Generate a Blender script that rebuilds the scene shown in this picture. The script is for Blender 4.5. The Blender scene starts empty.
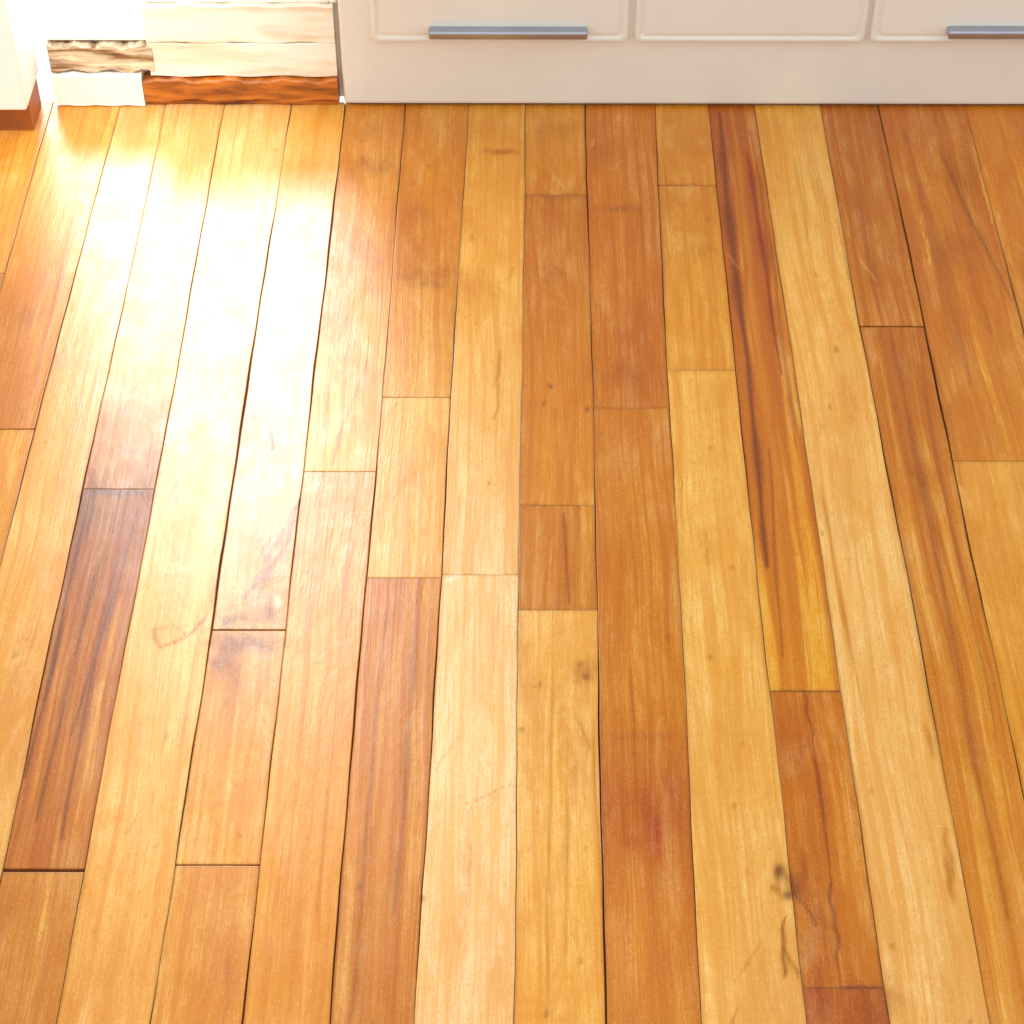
import bpy, math, random
import numpy as np
from mathutils import Vector
random.seed(4); rng=np.random.RandomState(7)
sc=bpy.context.scene
try:
    sc.view_settings.view_transform='Standard'; sc.view_settings.look='None'
except Exception as e: print(e)

def lin(c):
    return tuple(((v/255)/12.92 if v/255<=0.04045 else ((v/255+0.055)/1.055)**2.4) for v in c)
def lin4(c): return lin(c)+(1,)

# ---------------------------------------------------------------- materials
def newmat(n):
    m=bpy.data.materials.new(n); m.use_nodes=True
    nt=m.node_tree; nt.nodes.clear()
    o=nt.nodes.new('ShaderNodeOutputMaterial'); b=nt.nodes.new('ShaderNodeBsdfPrincipled')
    nt.links.new(b.outputs[0],o.inputs[0]); return m,nt,b
class N:
    def __init__(s,nt): s.nt=nt
    def math(s,op,a,b=None,c=None,clamp=False):
        n=s.nt.nodes.new('ShaderNodeMath'); n.operation=op; n.use_clamp=clamp
        for i,v in enumerate((a,b,c)):
            if v is None: continue
            if isinstance(v,(int,float)): n.inputs[i].default_value=v
            else: s.nt.links.new(v,n.inputs[i])
        return n.outputs[0]
    def comb(s,x,y,z):
        n=s.nt.nodes.new('ShaderNodeCombineXYZ')
        for i,v in enumerate((x,y,z)):
            if isinstance(v,(int,float)): n.inputs[i].default_value=v
            else: s.nt.links.new(v,n.inputs[i])
        return n.outputs[0]
    def noise(s,vec,scale=1,detail=3,rough=.5,dist=0):
        n=s.nt.nodes.new('ShaderNodeTexNoise'); s.nt.links.new(vec,n.inputs['Vector'])
        n.inputs['Scale'].default_value=scale; n.inputs['Detail'].default_value=detail
        n.inputs['Roughness'].default_value=rough; n.inputs['Distortion'].default_value=dist
        return n.outputs['Fac']
    def remap(s,v,a,b,c,d):
        n=s.nt.nodes.new('ShaderNodeMapRange'); s.nt.links.new(v,n.inputs[0])
        for i,q in enumerate((a,b,c,d)): n.inputs[i+1].default_value=q
        return n.outputs[0]
    def mix(s,fac,a,b,blend='MIX'):
        n=s.nt.nodes.new('ShaderNodeMix'); n.data_type='RGBA'; n.blend_type=blend
        for k,v in ((0,fac),(6,a),(7,b)):
            if isinstance(v,(int,float)): n.inputs[k].default_value=v
            elif isinstance(v,tuple): n.inputs[k].default_value=v
            else: s.nt.links.new(v,n.inputs[k])
        return n.outputs[2]
    def attr(s,name):
        n=s.nt.nodes.new('ShaderNodeAttribute'); n.attribute_name=name; return n

def floor_mat():
    m,nt,b=newmat('varnished_wood_boards'); g=N(nt)
    geo=nt.nodes.new('ShaderNodeNewGeometry'); sep=nt.nodes.new('ShaderNodeSeparateXYZ')
    nt.links.new(geo.outputs['Position'],sep.inputs[0])
    X,Y=sep.outputs[0],sep.outputs[1]
    bid=g.attr('board_id').outputs['Fac']; st=g.attr('stripe').outputs['Fac']
    col=g.attr('wood_color').outputs['Color']
    off=g.math('MULTIPLY',bid,37.3); off2=g.math('MULTIPLY',bid,11.7)
    wv=g.noise(g.comb(g.math('MULTIPLY_ADD',X,6,off),g.math('MULTIPLY_ADD',Y,2.2,off2),0),1,2)
    Xw=g.math('MULTIPLY_ADD',wv,0.03,X)
    fine=g.noise(g.comb(g.math('MULTIPLY_ADD',Xw,560,off),g.math('MULTIPLY_ADD',Y,13,off2),0),1,4,.7)
    pore=g.noise(g.comb(g.math('MULTIPLY_ADD',Xw,900,off),g.math('MULTIPLY_ADD',Y,75,off2),5),1,2,.6)
    mid=g.noise(g.comb(g.math('MULTIPLY_ADD',Xw,130,off),g.math('MULTIPLY_ADD',Y,2.4,off2),3.1),1,3,.55)
    wide=g.noise(g.comb(g.math('MULTIPLY_ADD',Xw,62,off),g.math('MULTIPLY_ADD',Y,1.3,off2),7.7),1,2,.5)
    blotch=g.noise(g.comb(g.math('MULTIPLY_ADD',X,24,off),g.math('MULTIPLY_ADD',Y,8,off2),1.3),1,6,.68,.5)
    large=g.noise(g.comb(g.math('MULTIPLY_ADD',X,14,off2),g.math('MULTIPLY_ADD',Y,3.2,off),2.3),1,4,.6,.8)
    tiny=g.noise(g.comb(g.math('MULTIPLY',X,500),g.math('MULTIPLY',Y,300),0),1,3,.7)
    warm=g.mix(1.0,col,lin4((238,208,152)),'MULTIPLY')
    dark=g.mix(1.0,col,lin4((212,164,104)),'MULTIPLY')
    light=g.mix(0.24,col,lin4((255,232,176)))
    c=g.mix(g.remap(blotch,.40,.66,0,.85),col,warm)
    c=g.mix(g.remap(large,.50,.70,0,.8),c,dark)
    c=g.mix(g.remap(blotch,.5,.30,0,.85),c,light)
    c=g.mix(g.remap(fine,.42,.62,0,.5),c,warm)
    c=g.mix(g.remap(fine,.57,.70,0,.5),c,dark)
    c=g.mix(g.remap(fine,.47,.32,0,.55),c,light)
    c=g.mix(g.remap(pore,.58,.70,0,.6),c,dark)
    c=g.mix(g.remap(mid,.50,.62,0,.75),c,warm)
    s1=g.math('MULTIPLY',g.remap(wide,.44,.56,0,1),st)
    c=g.mix(s1,c,dark)
    s2=g.math('MULTIPLY',g.remap(mid,.52,.60,0,.9),st)
    c=g.mix(s2,c,dark)
    c=g.mix(g.remap(tiny,.53,.66,0,.75),c,warm)
    c=g.mix(g.remap(tiny,.44,.30,0,.55),c,light)
    nt.links.new(c,b.inputs['Base Color'])
    b.inputs['Roughness'].default_value=.55
    b.inputs['Specular IOR Level'].default_value=.1
    b.inputs['Coat Weight'].default_value=.85
    b.inputs['Coat IOR'].default_value=1.5
    br=g.math('FRACT',g.math('MULTIPLY',bid,3.17))
    scuff=g.noise(g.comb(g.math('MULTIPLY',X,34),g.math('MULTIPLY',Y,20),4),1,5,.7)
    rg=g.math('ADD',g.remap(scuff,.3,.7,.20,.36),g.math('MULTIPLY',br,.07))
    nt.links.new(rg,b.inputs['Coat Roughness'])
    h=g.math('ADD',g.math('MULTIPLY',mid,.8),g.math('MULTIPLY',fine,.25))
    h=g.math('ADD',h,g.math('MULTIPLY',blotch,1.6))
    bp=nt.nodes.new('ShaderNodeBump'); bp.inputs['Strength'].default_value=.4; bp.inputs['Distance'].default_value=.0012
    nt.links.new(h,bp.inputs['Height']); nt.links.new(bp.outputs[0],b.inputs['Normal'])
    nt.links.new(bp.outputs[0],b.inputs['Coat Normal'])
    return m
def plain(n,c,r=.5,metal=0,var=.04,coat=0):
    m,nt,b=newmat(n); g=N(nt)
    geo=nt.nodes.new('ShaderNodeNewGeometry')
    f=g.noise(geo.outputs['Position'],14,4,.6)
    cc=g.mix(g.remap(f,.3,.7,0,1),lin4(c),lin4(tuple(v*(1-var) for v in c)))
    nt.links.new(cc,b.inputs['Base Color']); b.inputs['Roughness'].default_value=r
    b.inputs['Metallic'].default_value=metal; b.inputs['Coat Weight'].default_value=coat
    return m
def worn(n,paint,wood,lo,hi,sx=9,sz=60,wd=.7):
    m,nt,b=newmat(n); g=N(nt)
    geo=nt.nodes.new('ShaderNodeNewGeometry'); sep=nt.nodes.new('ShaderNodeSeparateXYZ')
    nt.links.new(geo.outputs['Position'],sep.inputs[0])
    v=g.comb(g.math('MULTIPLY',sep.outputs[0],sx),g.math('MULTIPLY',sep.outputs[1],20),g.math('MULTIPLY',sep.outputs[2],sz))
    f=g.noise(v,1,4,.6,.5)
    v2=g.comb(g.math('MULTIPLY',sep.outputs[0],14),0,g.math('MULTIPLY',sep.outputs[2],230))
    f2=g.noise(v2,1,3,.6)
    w=g.mix(g.remap(f2,.35,.65,0,1),lin4(wood),lin4(tuple(q*wd for q in wood)))
    c=g.mix(g.remap(f,lo,hi,0,1),lin4(paint),w)
    nt.links.new(c,b.inputs['Base Color']); b.inputs['Roughness'].default_value=.5
    return m

M_floor=floor_mat()
M_sub=plain('subfloor_dirt',(96,48,18),.9)
M_cab=plain('cream_cabinet_paint',(236,233,224),.45,var=.02)
M_gap=plain('toe_shadow_tone',(120,95,75),.8)
M_metal=plain('brushed_steel',(178,188,205),.3,1.0)
M_wall=plain('wall_paint',(168,138,104),.7,var=.02)
M_white=plain('white_trim_paint',(252,248,240),.45,var=.02)
M_worn=worn('worn_white_painted_wood',(250,243,228),(226,196,150),.45,.72,4,30,.92)
M_worn2=worn('stripped_wood',(240,224,192),(146,106,62),.38,.62,12,90,.7)
M_brown=worn('stained_brown_wood',(200,116,38),(132,64,20),.40,.65,12,60,.8)
M_toe=plain('brown_toe_board',(176,100,44),.5,var=.2)

# ---------------------------------------------------------------- mesh helpers
def obj(name,me,parent=None,mat=None):
    o=bpy.data.objects.new(name,me); sc.collection.objects.link(o)
    if parent: o.parent=parent
    if mat: me.materials.append(mat)
    return o
import bmesh
def box(name,x0,x1,y0,y1,z0,z1,mat,parent=None,bev=.002,seg=2):
    me=bpy.data.meshes.new(name); bm=bmesh.new(); bmesh.ops.create_cube(bm,size=1)
    for v in bm.verts:
        v.co=Vector(((x0+x1)/2+v.co.x*(x1-x0),(y0+y1)/2+v.co.y*(y1-y0),(z0+z1)/2+v.co.z*(z1-z0)))
    if bev: bmesh.ops.bevel(bm,geom=list(bm.edges),offset=bev,segments=seg,affect='EDGES',profile=.5)
    bm.to_mesh(me); bm.free()
    return obj(name,me,parent,mat)
def empty(name,loc=(0,0,0)):
    o=bpy.data.objects.new(name,None); sc.collection.objects.link(o); return o

# ---------------------------------------------------------------- floor boards
WALL=2.2515; NEAR=.894
E=[(-.78,-.775),(-.695,-.69),(-.61,-.608),(-.522,-.532),(-.462,-.457),(-.384,-.384),(-.297,-.305),(-.226,-.229),
   (-.146,-.155),(-.064,-.084),(.0105,-.0015),(.090,.077),(.180,.156),(.250,.243),(.312,.314),
   (.397,.398),(.474,.466),(.588,.575),(.665,.655),(.75,.75)]
# irregular opening of each joint between neighbouring strips (m)
HW={2:.0006,3:.0008,4:.0005,5:.0014,6:.0012,7:.0009,8:.0008,9:.0003,10:.0010,11:.0005,12:.0006,13:.0004,14:.0007,15:.0013,16:.0006}
def ex(i,y):
    a,b=E[i]; t=(WALL-y)/(WALL-NEAR)
    return a+(b-a)*np.clip(t,-.1,1.3)+.0007*np.sin(y*6+i*2.1)+.0003*np.sin(y*19+i*1.3)+.0002*np.sin(y*57+i)
LT=(228,168,98); TAN=(214,148,78); OR=(204,128,56); BR=(160,90,36); PALE=(236,190,130); GOLD=(228,162,82)
F=2.262; Nn=-.6
B={
0:[(F,1.7,.2,[(2,OR)]),(1.7,Nn,.2,[(1,TAN)])],
1:[(F,1.9,.2,[(2,TAN)]),(1.9,Nn,.3,[(1,OR)])],
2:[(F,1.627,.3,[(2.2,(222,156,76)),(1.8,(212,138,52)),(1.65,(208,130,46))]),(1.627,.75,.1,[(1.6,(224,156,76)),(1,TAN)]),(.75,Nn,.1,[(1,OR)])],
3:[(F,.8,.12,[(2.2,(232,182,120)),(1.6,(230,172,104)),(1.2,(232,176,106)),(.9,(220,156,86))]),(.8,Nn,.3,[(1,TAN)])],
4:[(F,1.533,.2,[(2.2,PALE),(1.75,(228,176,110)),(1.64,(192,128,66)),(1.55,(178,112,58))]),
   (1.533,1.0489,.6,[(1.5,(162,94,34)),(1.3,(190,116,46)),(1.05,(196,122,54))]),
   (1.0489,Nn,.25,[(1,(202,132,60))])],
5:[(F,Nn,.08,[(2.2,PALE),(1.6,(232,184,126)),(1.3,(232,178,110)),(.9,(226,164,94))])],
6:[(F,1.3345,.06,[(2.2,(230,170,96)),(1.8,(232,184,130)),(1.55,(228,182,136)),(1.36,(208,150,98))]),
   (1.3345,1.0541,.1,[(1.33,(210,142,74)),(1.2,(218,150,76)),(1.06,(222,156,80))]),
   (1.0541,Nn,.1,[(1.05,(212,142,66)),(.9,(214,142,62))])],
7:[(F,1.5606,.15,[(2.2,(216,140,56)),(2.0,(212,138,52)),(1.8,(220,154,70)),(1.6,(232,174,94))]),
   (1.5606,Nn,.22,[(1.55,(214,144,62)),(1.2,(222,156,78)),(.9,(220,152,76))])],
8:[(F,1.68,.15,[(2.2,(214,138,50)),(1.95,(208,130,46)),(1.7,(222,158,74))]),
   (1.68,1.4052,.08,[(1.67,(234,178,104)),(1.42,(230,172,102))]),
   (1.4052,Nn,.5,[(1.4,(204,132,48)),(1.1,(206,134,52)),(.9,(200,128,50))])],
9:[(F,1.4095,.08,[(2.2,(222,154,70)),(1.9,(234,174,94)),(1.6,(238,188,124)),(1.43,(238,194,144))]),  # pale board, with the whitish glare along it put into its colour
   (1.4095,Nn,.0,[(1.4,(238,196,148)),(1.1,(238,198,152)),(.9,(234,186,132))])],
10:[(F,2.058,.1,[(2.2,(216,146,58)),(2.07,(208,132,48))]),(2.058,1.5104,.3,[(2.0,(198,120,36)),(1.7,(212,136,48)),(1.52,(218,144,60))]),
   (1.5104,1.3613,.3,[(1.5,(212,140,56)),(1.38,(202,128,48))]),
   (1.3613,Nn,.06,[(1.35,(236,184,112)),(1.1,(232,178,104)),(.9,(228,166,88))])],
11:[(F,1.6627,.2,[(2.2,(204,122,32)),(1.8,(198,116,30)),(1.67,(200,120,32))]),
   (1.6627,Nn,.25,[(1.65,(208,130,38)),(1.25,(208,132,42)),(1.12,(190,106,26)),(1.0,(208,130,46)),(.9,(210,136,56))])],
12:[(F,2.0787,.1,[(2.2,(216,146,60))]),(2.0787,1.7266,.15,[(2.0,(216,146,56)),(1.75,(226,158,66))]),
   (1.7266,Nn,.1,[(1.72,(232,170,86)),(1.3,(238,184,106)),(.9,(236,184,114))])],
13:[(F,1.2574,.85,[(2.2,(196,114,24)),(1.8,(210,130,30)),(1.5,(222,148,42)),(1.3,(230,164,62))]),
   (1.2574,.9293,.3,[(1.25,(200,120,38)),(1.0,(204,126,42))]),(.9293,Nn,.2,[(.9,(184,98,26))])],
14:[(F,.62,.12,[(2.2,(224,164,84)),(1.9,(238,182,104)),(1.5,(240,190,120)),(1.1,(238,190,124)),(.9,(236,186,120))]),(.62,Nn,.1,[(1,TAN)])],
15:[(F,1.8057,.4,[(2.2,(186,106,24)),(1.83,(202,124,34))]),(1.8057,Nn,.55,[(1.8,(200,122,34)),(1.4,(212,138,50)),(.9,(224,158,78))])],
16:[(F,1.5791,.4,[(2.2,(200,118,30)),(1.8,(212,134,40)),(1.6,(222,152,62))]),(1.5791,Nn,.15,[(1.55,(234,174,94)),(1.3,(228,164,80)),(1,(208,134,48))])],
17:[(F,1.7612,.3,[(2.2,(216,136,44)),(1.8,(218,142,54))]),(1.7612,Nn,.2,[(1.7,(218,146,62)),(1.2,TAN)])],
18:[(F,1.4,.3,[(2,TAN)]),(1.4,Nn,.2,[(1,OR)])],
}
blobs=[(.236,1.045,.006,.009,(112,48,16),.9),(.248,1.035,.008,.012,(140,64,20),.85),(.240,1.022,.007,.005,(116,50,16),.9),(.256,1.05,.004,.022,(150,74,26),.7),(.229,1.03,.006,.006,(164,92,36),.6),
 (.262,.985,.010,.05,(172,80,20),.6),(.253,.945,.008,.05,(172,76,20),.6),(.30,.91,.02,.03,(160,74,22),.6),
 (.066,1.283,.013,.017,(190,124,72),.6),(.068,1.275,.004,.005,(140,80,44),.8),(.062,1.292,.003,.003,(140,80,44),.7),
 (-.262,1.316,.036,.012,(120,66,38),.85),(-.284,1.290,.014,.026,(136,74,36),.8),(-.256,1.304,.014,.008,(196,150,128),.6),(-.24,1.27,.02,.02,(200,132,70),.4),(-.27,1.25,.01,.05,(176,110,56),.5),
 (-.27,1.350,.03,.007,(134,78,40),.7),(-.245,1.358,.005,.015,(100,54,30),.85),(-.285,1.345,.008,.009,(120,68,34),.8),(-.250,1.365,.02,.02,(184,114,62),.5),
 (-.256,1.44,.024,.06,(196,128,70),.65),(-.24,1.372,.004,.008,(245,232,220),.9),  # last blob: a small reflective glint painted into the wood colour
 (.122,1.11,.022,.04,(182,86,20),.65),(.128,1.09,.004,.02,(170,52,12),.6),(.105,1.085,.008,.012,(170,62,18),.5),(.115,1.20,.03,.006,(180,96,34),.5),(.14,1.14,.006,.02,(164,70,16),.5),
 (-.016,2.15,.022,.006,(180,94,28),.8),(.05,2.055,.035,.007,(168,94,30),.5),(.04,1.90,.02,.02,(182,102,32),.5),(.06,2.2,.03,.02,(194,114,42),.5),
 (-.19,1.93,.03,.05,(186,110,36),.5),(-.11,1.90,.038,.012,(176,102,36),.6),(-.18,2.12,.03,.02,(172,102,38),.5),(-.19,2.19,.02,.02,(180,106,38),.4),(-.12,2.02,.02,.02,(188,112,46),.5),  # brownish blotches; the dark shadow area here is painted into the boards
 (-.05,1.88,.02,.03,(206,130,60),.5),(-.10,1.88,.02,.008,(156,88,32),.5),
 (-.425,1.527,.032,.006,(96,58,34),.9),(-.36,1.53,.005,.018,(156,100,56),.6),(-.395,1.55,.01,.02,(140,92,60),.6),
 (-.45,1.51,.010,.05,(104,54,20),.7),
 (.13,2.03,.025,.007,(160,82,24),.6),(.12,1.72,.03,.02,(176,98,28),.4),(.15,1.98,.01,.05,(182,100,30),.5),(.11,2.15,.02,.04,(188,108,34),.5),
 (.21,2.08,.03,.004,(184,114,50),.6),(.22,1.95,.02,.02,(200,130,54),.5),
 (.36,1.3,.02,.02,(218,150,76),.3),(.385,1.05,.004,.03,(184,110,38),.7),(.39,1.2,.003,.02,(184,110,38),.6),
 (.43,1.55,.01,.03,(166,92,26),.5),(.52,1.95,.03,.04,(178,100,26),.55),(.54,1.75,.02,.05,(232,166,80),.5),(.56,2.1,.02,.05,(168,94,24),.5),
 (.62,1.9,.03,.05,(194,110,34),.6),(.63,1.78,.015,.03,(140,74,24),.7),
 (.30,1.22,.012,.03,(220,150,74),.6),(.262,1.20,.012,.04,(184,98,26),.6),(.298,1.07,.014,.12,(222,148,66),.6),
 (.037,1.70,.003,.005,(120,64,24),.85),(.078,1.66,.0025,.006,(120,64,24),.8),(.03,1.67,.002,.006,(130,70,28),.7),(.21,1.60,.003,.005,(164,100,42),.5),(-.57,1.82,.02,.02,(184,106,34),.5),
 (.19,1.3,.0025,.003,(170,106,50),.7),(.20,1.12,.003,.004,(170,106,50),.5),(.22,1.42,.003,.003,(180,110,54),.6),(.355,1.9,.003,.004,(180,110,54),.6),(-.33,1.2,.003,.004,(160,100,50),.6),(-.49,1.3,.003,.005,(170,104,50),.6)]
streaks=[(-.229,1.52,-.240,1.44,.003,(120,60,26),.9),(-.240,1.44,-.266,1.39,.0035,(136,72,34),.9),(-.236,1.49,-.262,1.41,.005,(160,98,54),.7),
 (-.262,1.41,-.272,1.375,.004,(134,78,42),.75),(-.274,1.64,-.262,1.592,.003,(106,54,28),1),(-.296,1.56,-.27,1.55,.0015,(150,98,60),.5),
 (-.294,1.66,-.288,1.64,.003,(116,64,36),.9),(-.250,1.40,-.262,1.45,.0025,(146,86,46),.7),(-.248,1.47,-.259,1.38,.0025,(136,76,40),.7),
 (-.20,1.57,-.19,1.63,.002,(170,98,44),.8),(-.19,1.63,-.165,1.75,.002,(186,112,50),.6),
 (-.362,1.335,-.350,1.31,.0022,(172,98,42),.8),(-.350,1.31,-.325,1.325,.0022,(172,98,42),.8),(-.325,1.325,-.308,1.35,.0025,(150,86,44),.85),(-.362,1.336,-.34,1.338,.0022,(172,98,42),.7),(-.34,1.338,-.325,1.325,.0018,(160,92,42),.7),
 (-.308,1.35,-.303,1.46,.002,(160,94,46),.6),(-.37,1.5,-.36,1.56,.002,(150,98,66),.6),
 (.2775,1.257,.281,1.20,.0018,(130,56,14),.8),(.281,1.20,.279,1.05,.0018,(140,62,16),.8),(.279,1.05,.277,.930,.0018,(134,56,14),.8),
 (.277,.930,.313,.9295,.002,(134,58,16),.8),
 (.235,1.00,.228,.94,.0025,(146,72,24),.8),(.245,1.03,.262,.99,.002,(134,60,18),.8),(.232,.97,.240,.94,.0018,(146,76,24),.6),
 (.258,.95,.262,.90,.006,(160,74,20),.6),
 (.263,2.24,.260,1.75,.006,(128,58,8),.85),(.260,1.75,.258,1.42,.004,(124,56,10),.85),(.292,2.15,.299,1.72,.0035,(150,48,6),.9),(.303,2.2,.305,1.6,.003,(154,80,16),.6),
 (.280,2.25,.276,1.5,.004,(234,172,70),.6),(.276,1.9,.272,1.3,.004,(236,176,76),.6),(.272,1.6,.262,1.3,.002,(150,76,18),.6),
 (.432,1.8,.43,1.0,.004,(150,76,20),.5),(.455,1.79,.452,1.2,.003,(160,90,30),.5),(.42,2.2,.424,1.83,.006,(164,86,18),.5),(.411,1.75,.414,1.2,.0025,(230,166,86),.6),(.444,1.5,.442,.9,.0025,(230,166,86),.5),
 (-.423,1.5,-.437,1.1,.003,(120,62,18),.75),(-.41,1.45,-.41,1.08,.0025,(130,66,20),.75),(-.40,1.38,-.398,1.1,.002,(220,152,72),.6),(-.447,1.4,-.445,1.12,.003,(214,142,60),.6),(-.398,1.5,-.42,1.2,.002,(110,54,16),.75),(-.432,1.3,-.43,1.06,.002,(210,140,60),.5),(-.452,1.5,-.455,1.15,.0025,(100,48,16),.8),
 (.035,1.36,.028,.9,.0015,(196,130,64),.7),
 (-.115,1.39,-.12,.9,.004,(220,152,72),.6),(-.10,1.40,-.105,1.0,.003,(156,92,30),.7),(-.13,1.36,-.138,.9,.002,(160,94,32),.7),
 (-.05,1.12,.0,1.145,.0012,(190,130,80),.6),(.05,1.50,.055,1.37,.002,(140,76,22),.7),(.065,1.5,.068,1.37,.006,(226,162,84),.5),(.042,1.36,.04,1.1,.003,(220,158,80),.5),
 (.54,2.15,.58,1.85,.0025,(140,74,24),.7),(.50,2.2,.51,1.7,.004,(174,94,26),.6),
 (-.55,2.15,-.535,1.65,.002,(186,106,40),.7),(-.07,1.40,-.058,1.41,.003,(240,226,206),.8)]
# scattered wear: dents, grime specks, hairline scratches
wr=random.Random(21)
for i in range(110):
    x=wr.uniform(-.6,.65); y=wr.uniform(.85,2.2); r=wr.uniform(.0012,.003)
    blobs.append((x,y,r,r*wr.uniform(1,2.2),wr.choice([(156,90,38),(180,112,52),(130,72,32)]),wr.uniform(.3,.65)))
for i in range(28):
    x=wr.uniform(-.6,.65); y=wr.uniform(.85,2.2); a=wr.uniform(-1,1)*.6; l=wr.uniform(.012,.05)
    streaks.append((x,y,x+l*math.sin(a),y+l*math.cos(a),wr.uniform(.0011,.0016),wr.choice([(176,108,50),(244,210,160),(160,92,40)]),wr.uniform(.25,.5)))
for i in range(90):   # short dark grain dashes running with the fibre
    x=wr.uniform(-.6,.65); y=wr.uniform(.85,2.1); l=wr.uniform(.04,.22)
    streaks.append((x,y,x+wr.uniform(-.002,.002),y+l,wr.uniform(.0012,.0024),wr.choice([(176,104,42),(190,118,54),(240,192,116)]),wr.uniform(.3,.6)))
dark_ends={(4,1.0489):.0034,(6,1.3345):.0015,(15,1.8057):.0022,(6,1.0541):.0015,(13,1.2574):.0008,(2,1.627):.001}
V=[];FC=[];C=[];ST=[];BI=[]
base=0
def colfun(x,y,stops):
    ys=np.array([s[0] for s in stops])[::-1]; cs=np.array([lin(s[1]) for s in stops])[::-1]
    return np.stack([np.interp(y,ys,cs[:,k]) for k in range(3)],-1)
def add_board(el,er,yf,yn,stripe,stops,fine=True,hw=.0004):
    global base
    gy=.0002
    y1=yf-gy; y0=yn+gy
    if fine:
        nc=50
        a=np.arange(max(y0,.80),y1,.0035)
        pre=np.arange(y0,.80,.04) if y0<.80 else np.array([])
        ys=np.concatenate([pre,a]).tolist()
    else:
        ys=np.linspace(y0,y1,12).tolist(); nc=3
    ch=.0008
    ys=np.array([y0,y0]+[y0+ch]+[v for v in ys[1:-1] if y0+ch*1.5<v<y1-ch*1.5]+[y1-ch]+[y1,y1])
    py=np.zeros(len(ys)); py[[0,-1]]=-.012; py[[1,-2]]=-.0002
    ts=np.linspace(0,1,nc); px=np.zeros(nc+4); px[[0,-1]]=-.012; px[[1,-2]]=-.0002
    L=el(ys)+.0002; R=er(ys)-.0001-hw*np.clip(.8+.6*np.sin(ys*5+hw*9000)+.4*np.sin(ys*23+hw*5000),.1,2)
    cols=[L,L]+[L+ch+(R-L-2*ch)*t for t in ts]+[R,R]
    X=np.stack(cols,1); Y=np.repeat(ys[:,None],X.shape[1],1)
    tt=np.concatenate([[0,0],ts,[1,1]])
    Z=np.minimum(px[None,:],py[:,None])+rng.uniform(-.0001,.0001)+rng.uniform(-.0002,.0002)*(tt[None,:]-.5)+rng.uniform(-.0003,.0003)*4*(tt-.5)[None,:]**2
    c=colfun(X,Y,stops)
    if fine:
        wob=.0012*np.sin(Y*90+X*60)+.0008*np.sin(Y*210+1)
        x_lo,x_hi=X.min()-.01,X.max()+.01
        for cx,cy,rx,ry,cc,am in blobs:
            if cx+rx<x_lo or cx-rx>x_hi or cy+3*ry<y0 or cy-3*ry>y1: continue
            Xq=X+rx*(.22*np.sin(Y*130+cx*99)+.14*np.sin(Y*310+X*200)); Yq=Y+ry*(.25*np.sin(X*190+cy*70)+.15*np.sin(X*420+Y*150))
            d=((Xq-cx)/rx)**2+((Yq-cy)/ry)**2
            w=(am*np.exp(-d**1.3))[...,None]; c=c*(1-w)+np.array(lin(cc))*w
        for xa,ya,xb,yb,wd,cc,am in streaks:
            if max(xa,xb)<x_lo or min(xa,xb)>x_hi or max(ya,yb)<y0-.01 or min(ya,yb)>y1+.01: continue
            dx,dy=xb-xa,yb-ya; l2=dx*dx+dy*dy
            Xb=X+(wob if l2<.015 else .0015*np.sin(Y*11+xa*90)+.0006*np.sin(Y*31+xa*50))
            tr=((Xb-xa)*dx+(Y-ya)*dy)/l2; t=np.clip(tr,0,1)
            d=np.hypot(Xb-(xa+t*dx),Y-(ya+t*dy))
            lw=wd*(.35+.65*np.sin(np.pi*t)**.5)*(1+.3*np.sin(Y*45+xa*70)) 
            w=(am*np.exp(-(d/lw)**2))[...,None]; c=c*(1-w)+np.array(lin(cc))*w
    pale=np.clip((c[...,2:3]-.03)/.18,0,1)
    c=np.clip(c*np.array([1.06,1.20,.60])*(1-pale)+c*np.array([1.08,1.19,1.16])*pale,0,.93)
    e=np.minimum(X-L[:,None],R[:,None]-X); e2=np.minimum(Y-y0,y1-Y)
    ev=.22+.2*np.sin(Y*9+L[:,None]*50)
    w=(ev*np.exp(-(e/.0018)**2)+.2*np.exp(-(e2/.0014)**2))
    w=np.clip(w,0,.6)[...,None]; c=c*(1-w)+np.array(lin((100,44,14)))*w
    nr,ncl=X.shape
    V.append(np.stack([X,Y,Z],-1).reshape(-1,3)); 
    C.append(np.concatenate([c,np.ones((nr,ncl,1))],-1).reshape(-1,4))
    ST.append(np.full(nr*ncl,stripe)); BI.append(np.full(nr*ncl,rng.uniform(0,10)))
    i=np.arange(nr-1)[:,None]*ncl+np.arange(ncl-1)[None,:]+base
    FC.append(np.stack([i,i+1,i+1+ncl,i+ncl],-1).reshape(-1,4))
    base+=nr*ncl
for k,segs in B.items():
    for (yf,yn,s,st) in segs:
        add_board(lambda y,k=k:ex(k,y),lambda y,k=k:ex(k+1,y),yf-(dark_ends.get((k,round(yf,4)),0)),yn,s,st,True,HW.get(k,.0004))
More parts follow.
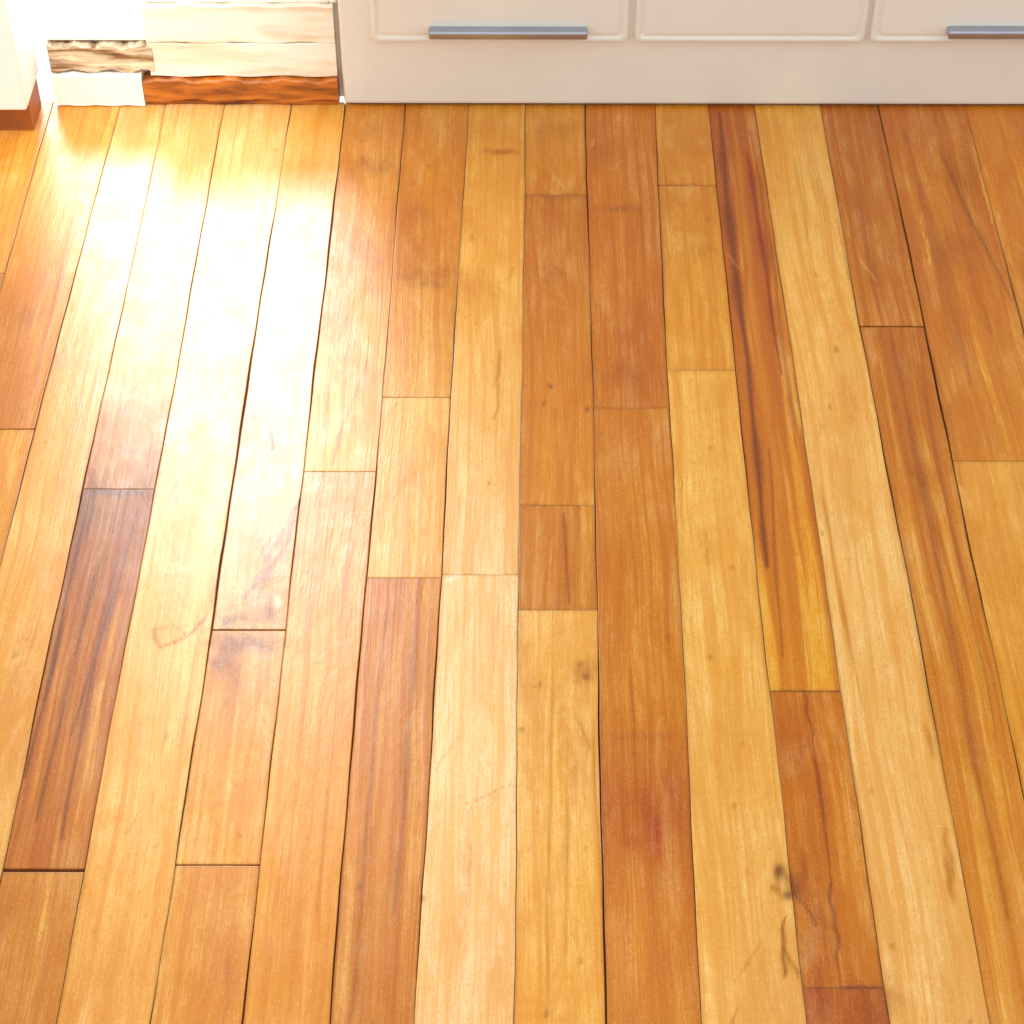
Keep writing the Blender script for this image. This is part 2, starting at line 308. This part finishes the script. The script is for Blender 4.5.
for side in (-1,1):
    x=E[0][0] if side<0 else E[-1][0]
    for j in range(14):
        w=rng.uniform(.072,.092); xn=x+side*w
        y=F
        while y>Nn:
            ln=rng.uniform(.5,1.3); y2=max(Nn,y-ln)
            cc=[LT,TAN,OR,BR,PALE,GOLD][rng.randint(6)]
            a,b=(xn,x) if side<0 else (x,xn)
            if j==0:
                idx=0 if side<0 else len(E)-1
                if side<0: el=(lambda y,a=a:np.full_like(y,a)); er=(lambda y,idx=idx:ex(idx,y))
                else: el=(lambda y,idx=idx:ex(idx,y)); er=(lambda y,b=b:np.full_like(y,b))
            else:
                el=(lambda y,a=a:np.full_like(y,a)); er=(lambda y,b=b:np.full_like(y,b))
            add_board(el,er,y,y2,rng.uniform(0,.5),[(1,cc)],False)
            y=y2
        x=xn
V=np.concatenate(V);FC=np.concatenate(FC);C=np.concatenate(C);ST=np.concatenate(ST);BI=np.concatenate(BI)
me=bpy.data.meshes.new('floor')
me.from_pydata(V.tolist(),[],FC.tolist()); me.update()
a=me.attributes.new('wood_color','FLOAT_COLOR','POINT'); a.data.foreach_set('color',C.astype(np.float32).ravel())
a=me.attributes.new('stripe','FLOAT','POINT'); a.data.foreach_set('value',ST.astype(np.float32))
a=me.attributes.new('board_id','FLOAT','POINT'); a.data.foreach_set('value',BI.astype(np.float32))
floor=obj('floor',me,None,M_floor)
print('floor verts',len(V))
box('subfloor',-2,2,-.6,2.262,-.03,-.003,M_sub,floor,0)

# ---------------------------------------------------------------- cabinets
def door(parent,name,x0,x1,z0,z1,yf):
    me=bpy.data.meshes.new(name); bm=bmesh.new()
    prof=[(0,.020),(0,.004),(.0012,.001),(.0035,0),(.0060,0),(.0075,.0022),(.010,.0028),(.0125,.0010),(.016,.0006)]
    rings=[]
    for ins,dp in prof:
        r=.007; ring=[]
        cs=[(x0+ins+r,z0+ins+r,180),(x1-ins-r,z0+ins+r,270),(x1-ins-r,z1-ins-r,0),(x0+ins+r,z1-ins-r,90)]
        for cx,cz,a0 in cs:
            for q in range(5):
                a=math.radians(a0+q*22.5); ring.append(bm.verts.new((cx+r*math.cos(a),yf+dp,cz+r*math.sin(a))))
        rings.append(ring)
    n=len(rings[0])
    for a,b in zip(rings,rings[1:]):
        for i in range(n):
            bm.faces.new((a[i],a[(i+1)%n],b[(i+1)%n],b[i]))
    bm.faces.new(rings[-1]); bm.faces.new(list(reversed(rings[0])))
    bmesh.ops.recalc_face_normals(bm,faces=bm.faces)
    bm.to_mesh(me); bm.free()
    return obj(name,me,parent,M_cab)
def handle(parent,name,x0,x1,z,yf):
    box(name,x0,x1,yf-.014,yf+.003,z-.0058,z+.0058,M_metal,parent,.003,3)
cab=empty('kitchen_cabinet')
yf=2.2515
box('carcass',-.227,1.9,yf,yf+.55,.0035,.90,M_cab,cab,.005,3)
box('toe_shadow_strip',-.220,1.895,yf+.006,yf+.5,-.0005,.004,M_gap,cab,0)  # dark strip standing in for the shadow line under the cabinet
for i,(a,b) in enumerate(((-.186,.1405),(.1485,.441),(.4475,.785),(.792,1.13),(1.137,1.48))):
    door(cab,f'door_panel_{i+1}',a,b,.102,.86,yf-.009)
handle(cab,'pull_a',-.1125,.0885,.120,yf-.009)
handle(cab,'pull_b',.543,.745,.122,yf-.009)
cab2=empty('side_cabinet')
box('carcass',-1.9,-.620,2.165,2.255,.050,.90,M_cab,cab2,.004,3)
box('toe_board',-1.895,-.625,2.195,2.255,.0005,.051,M_toe,cab2,.001)
door(cab2,'door_panel',-1.04,-.69,.09,.86,2.153)
handle(cab2,'pull',-.96,-.76,.2,2.153)

# ---------------------------------------------------------------- window wall
W0,W1=-.621,-.229
wy0,wy1=2.262,2.36
ZL,ZR,ZT=.092,.147,1.35; XM=-.476
wall=empty('wall_back')
box('wall_right_part',W1,2.0,wy0,wy1,.902,2.45,M_wall,wall,0)
box('wall_left_part',-2.0,W0,wy0,wy1,.902,2.45,M_wall,wall,0)
box('wall_lintel',W0,W1,wy0,wy1,ZT+.002,2.45,M_wall,wall,0)
GX=-.604   # narrow gap added at the left jamb to let daylight onto the floor
box('wall_alcove_low',GX,XM,wy0+.014,wy1,0,ZL,M_white,None,0)
box('wall_alcove_high',XM,W1,wy0+.014,wy1,0,ZR,M_white,None,0)
win=empty('window_1')
fr=.010
box('stile_right',W1-fr,W1,wy0,wy0+.05,ZR,ZT,M_white,win,.002)
box('rail_bottom_low',GX,XM,wy0,wy0+.05,ZL,ZL+.007,M_white,win,.002)
box('rail_bottom_high',XM,W1-fr,wy0,wy0+.05,ZR,ZR+.007,M_white,win,.002)
box('rail_top',W0,W1-fr,wy0,wy0+.05,ZT-.03,ZT,M_white,win,.002)
gm=bpy.data.materials.new('window_glass'); gm.use_nodes=True; nt=gm.node_tree; nt.nodes.clear()
o=nt.nodes.new('ShaderNodeOutputMaterial'); mx=nt.nodes.new('ShaderNodeMixShader'); t=nt.nodes.new('ShaderNodeBsdfTransparent'); gl=nt.nodes.new('ShaderNodeBsdfGlossy')
gl.inputs['Roughness'].default_value=.02; mx.inputs[0].default_value=.06
nt.links.new(t.outputs[0],mx.inputs[1]); nt.links.new(gl.outputs[0],mx.inputs[2]); nt.links.new(mx.outputs[0],o.inputs[0])
box('glass',W0,W1-fr,wy0+.022,wy0+.026,ZR+.007,ZT-.03,gm,win,0)
bb=empty('baseboard_back')
def plank(name,x0,x1,y0,y1,z0,z1,mat,amp,seed):
    r=random.Random(seed); me=bpy.data.meshes.new(name); bm=bmesh.new(); n=60; prev=None
    for i in range(n+1):
        x=x0+(x1-x0)*i/n
        dz=amp*(math.sin(i*.35+seed)+.5*math.sin(i*.8+seed)+r.uniform(-1,1)*.25)*.5; db=amp*(math.sin(i*.3+2*seed)+r.uniform(-1,1)*.25)*.5
        q=[(x,y0,z0+db),(x,y0,z1+dz-.002),(x,y0+.002,z1+dz),(x,y1,z1+dz),(x,y1,z0+db)]
        q=[bm.verts.new(v) for v in q]
        if prev:
            for j in range(5): bm.faces.new((prev[j],prev[(j+1)%5],q[(j+1)%5],q[j]))
        else: bm.faces.new(q)
        prev=q
    bm.faces.new(list(reversed(prev)))
    bmesh.ops.recalc_face_normals(bm,faces=bm.faces); bm.to_mesh(me); bm.free()
    return obj(name,me,bb,mat)
plank('white_block',GX,-.488,2.250,2.276,.002,.048,M_white,.0012,3)
plank('stained_strip',-.487,-.234,2.250,2.276,.010,.040,M_brown,.004,5)
plank('toe_moulding',-.487,-.234,2.256,2.276,.001,.008,M_brown,.0005,5)
plank('stripped_board',GX,-.470,2.254,2.276,.052,.088,M_worn2,.006,2)
plank('painted_board_low',-.476,-.234,2.257,2.276,.043,.092,M_worn,.002,7)
plank('painted_board_top',XM,-.234,2.256,2.276,.094,.147,M_worn,.002,9)

# ---------------------------------------------------------------- light
def area(name,loc,rot,sx,sy,p,c):
    l=bpy.data.lights.new(name,'AREA'); l.shape='RECTANGLE'; l.size=sx; l.size_y=sy; l.energy=p; l.color=c
    o=bpy.data.objects.new(name,l); sc.collection.objects.link(o); o.location=loc; o.rotation_euler=rot; return o
area('window_daylight',((W0+W1)/2,2.42,.69),(math.radians(-90),0,0),.44,1.36,9,(1,.98,1))
s=bpy.data.lights.new('low_sun','SUN'); s.energy=2.0; s.angle=math.radians(18); s.color=(1,.98,1)
so=bpy.data.objects.new('low_sun',s); sc.collection.objects.link(so)
el=math.radians(37.5); az=math.radians(11)
d=Vector((math.sin(az)*math.cos(el),-math.cos(az)*math.cos(el),-math.sin(el)))
so.rotation_euler=d.to_track_quat('-Z','Y').to_euler(); so.location=(-1,5,3)
sp=bpy.data.lights.new('alcove_fill_spot','SPOT'); sp.energy=230; sp.spot_size=math.radians(15); sp.spot_blend=1; sp.shadow_soft_size=.05; sp.color=(1,.97,.95)  # unseen fill spot, added to brighten the alcove and the floor before it
spo=bpy.data.objects.new('alcove_fill_spot',sp); sc.collection.objects.link(spo); spo.location=(-.75,.8,2.3)
spo.rotation_euler=(Vector((-.53,2.24,.0))-Vector(spo.location)).to_track_quat('-Z','Y').to_euler()
w=bpy.data.worlds.new('World'); sc.world=w; w.use_nodes=True
bg=w.node_tree.nodes['Background']; bg.inputs[0].default_value=(1,.985,.95,1); bg.inputs[1].default_value=1.14

# ---------------------------------------------------------------- camera
cd=bpy.data.cameras.new('camera'); cam=bpy.data.objects.new('camera',cd); sc.collection.objects.link(cam)
cd.sensor_width=36; cd.lens=2022/1024*36
cam.location=(0,0,1.5); cam.rotation_euler=(math.radians(45),0,.00315)
sc.camera=cam
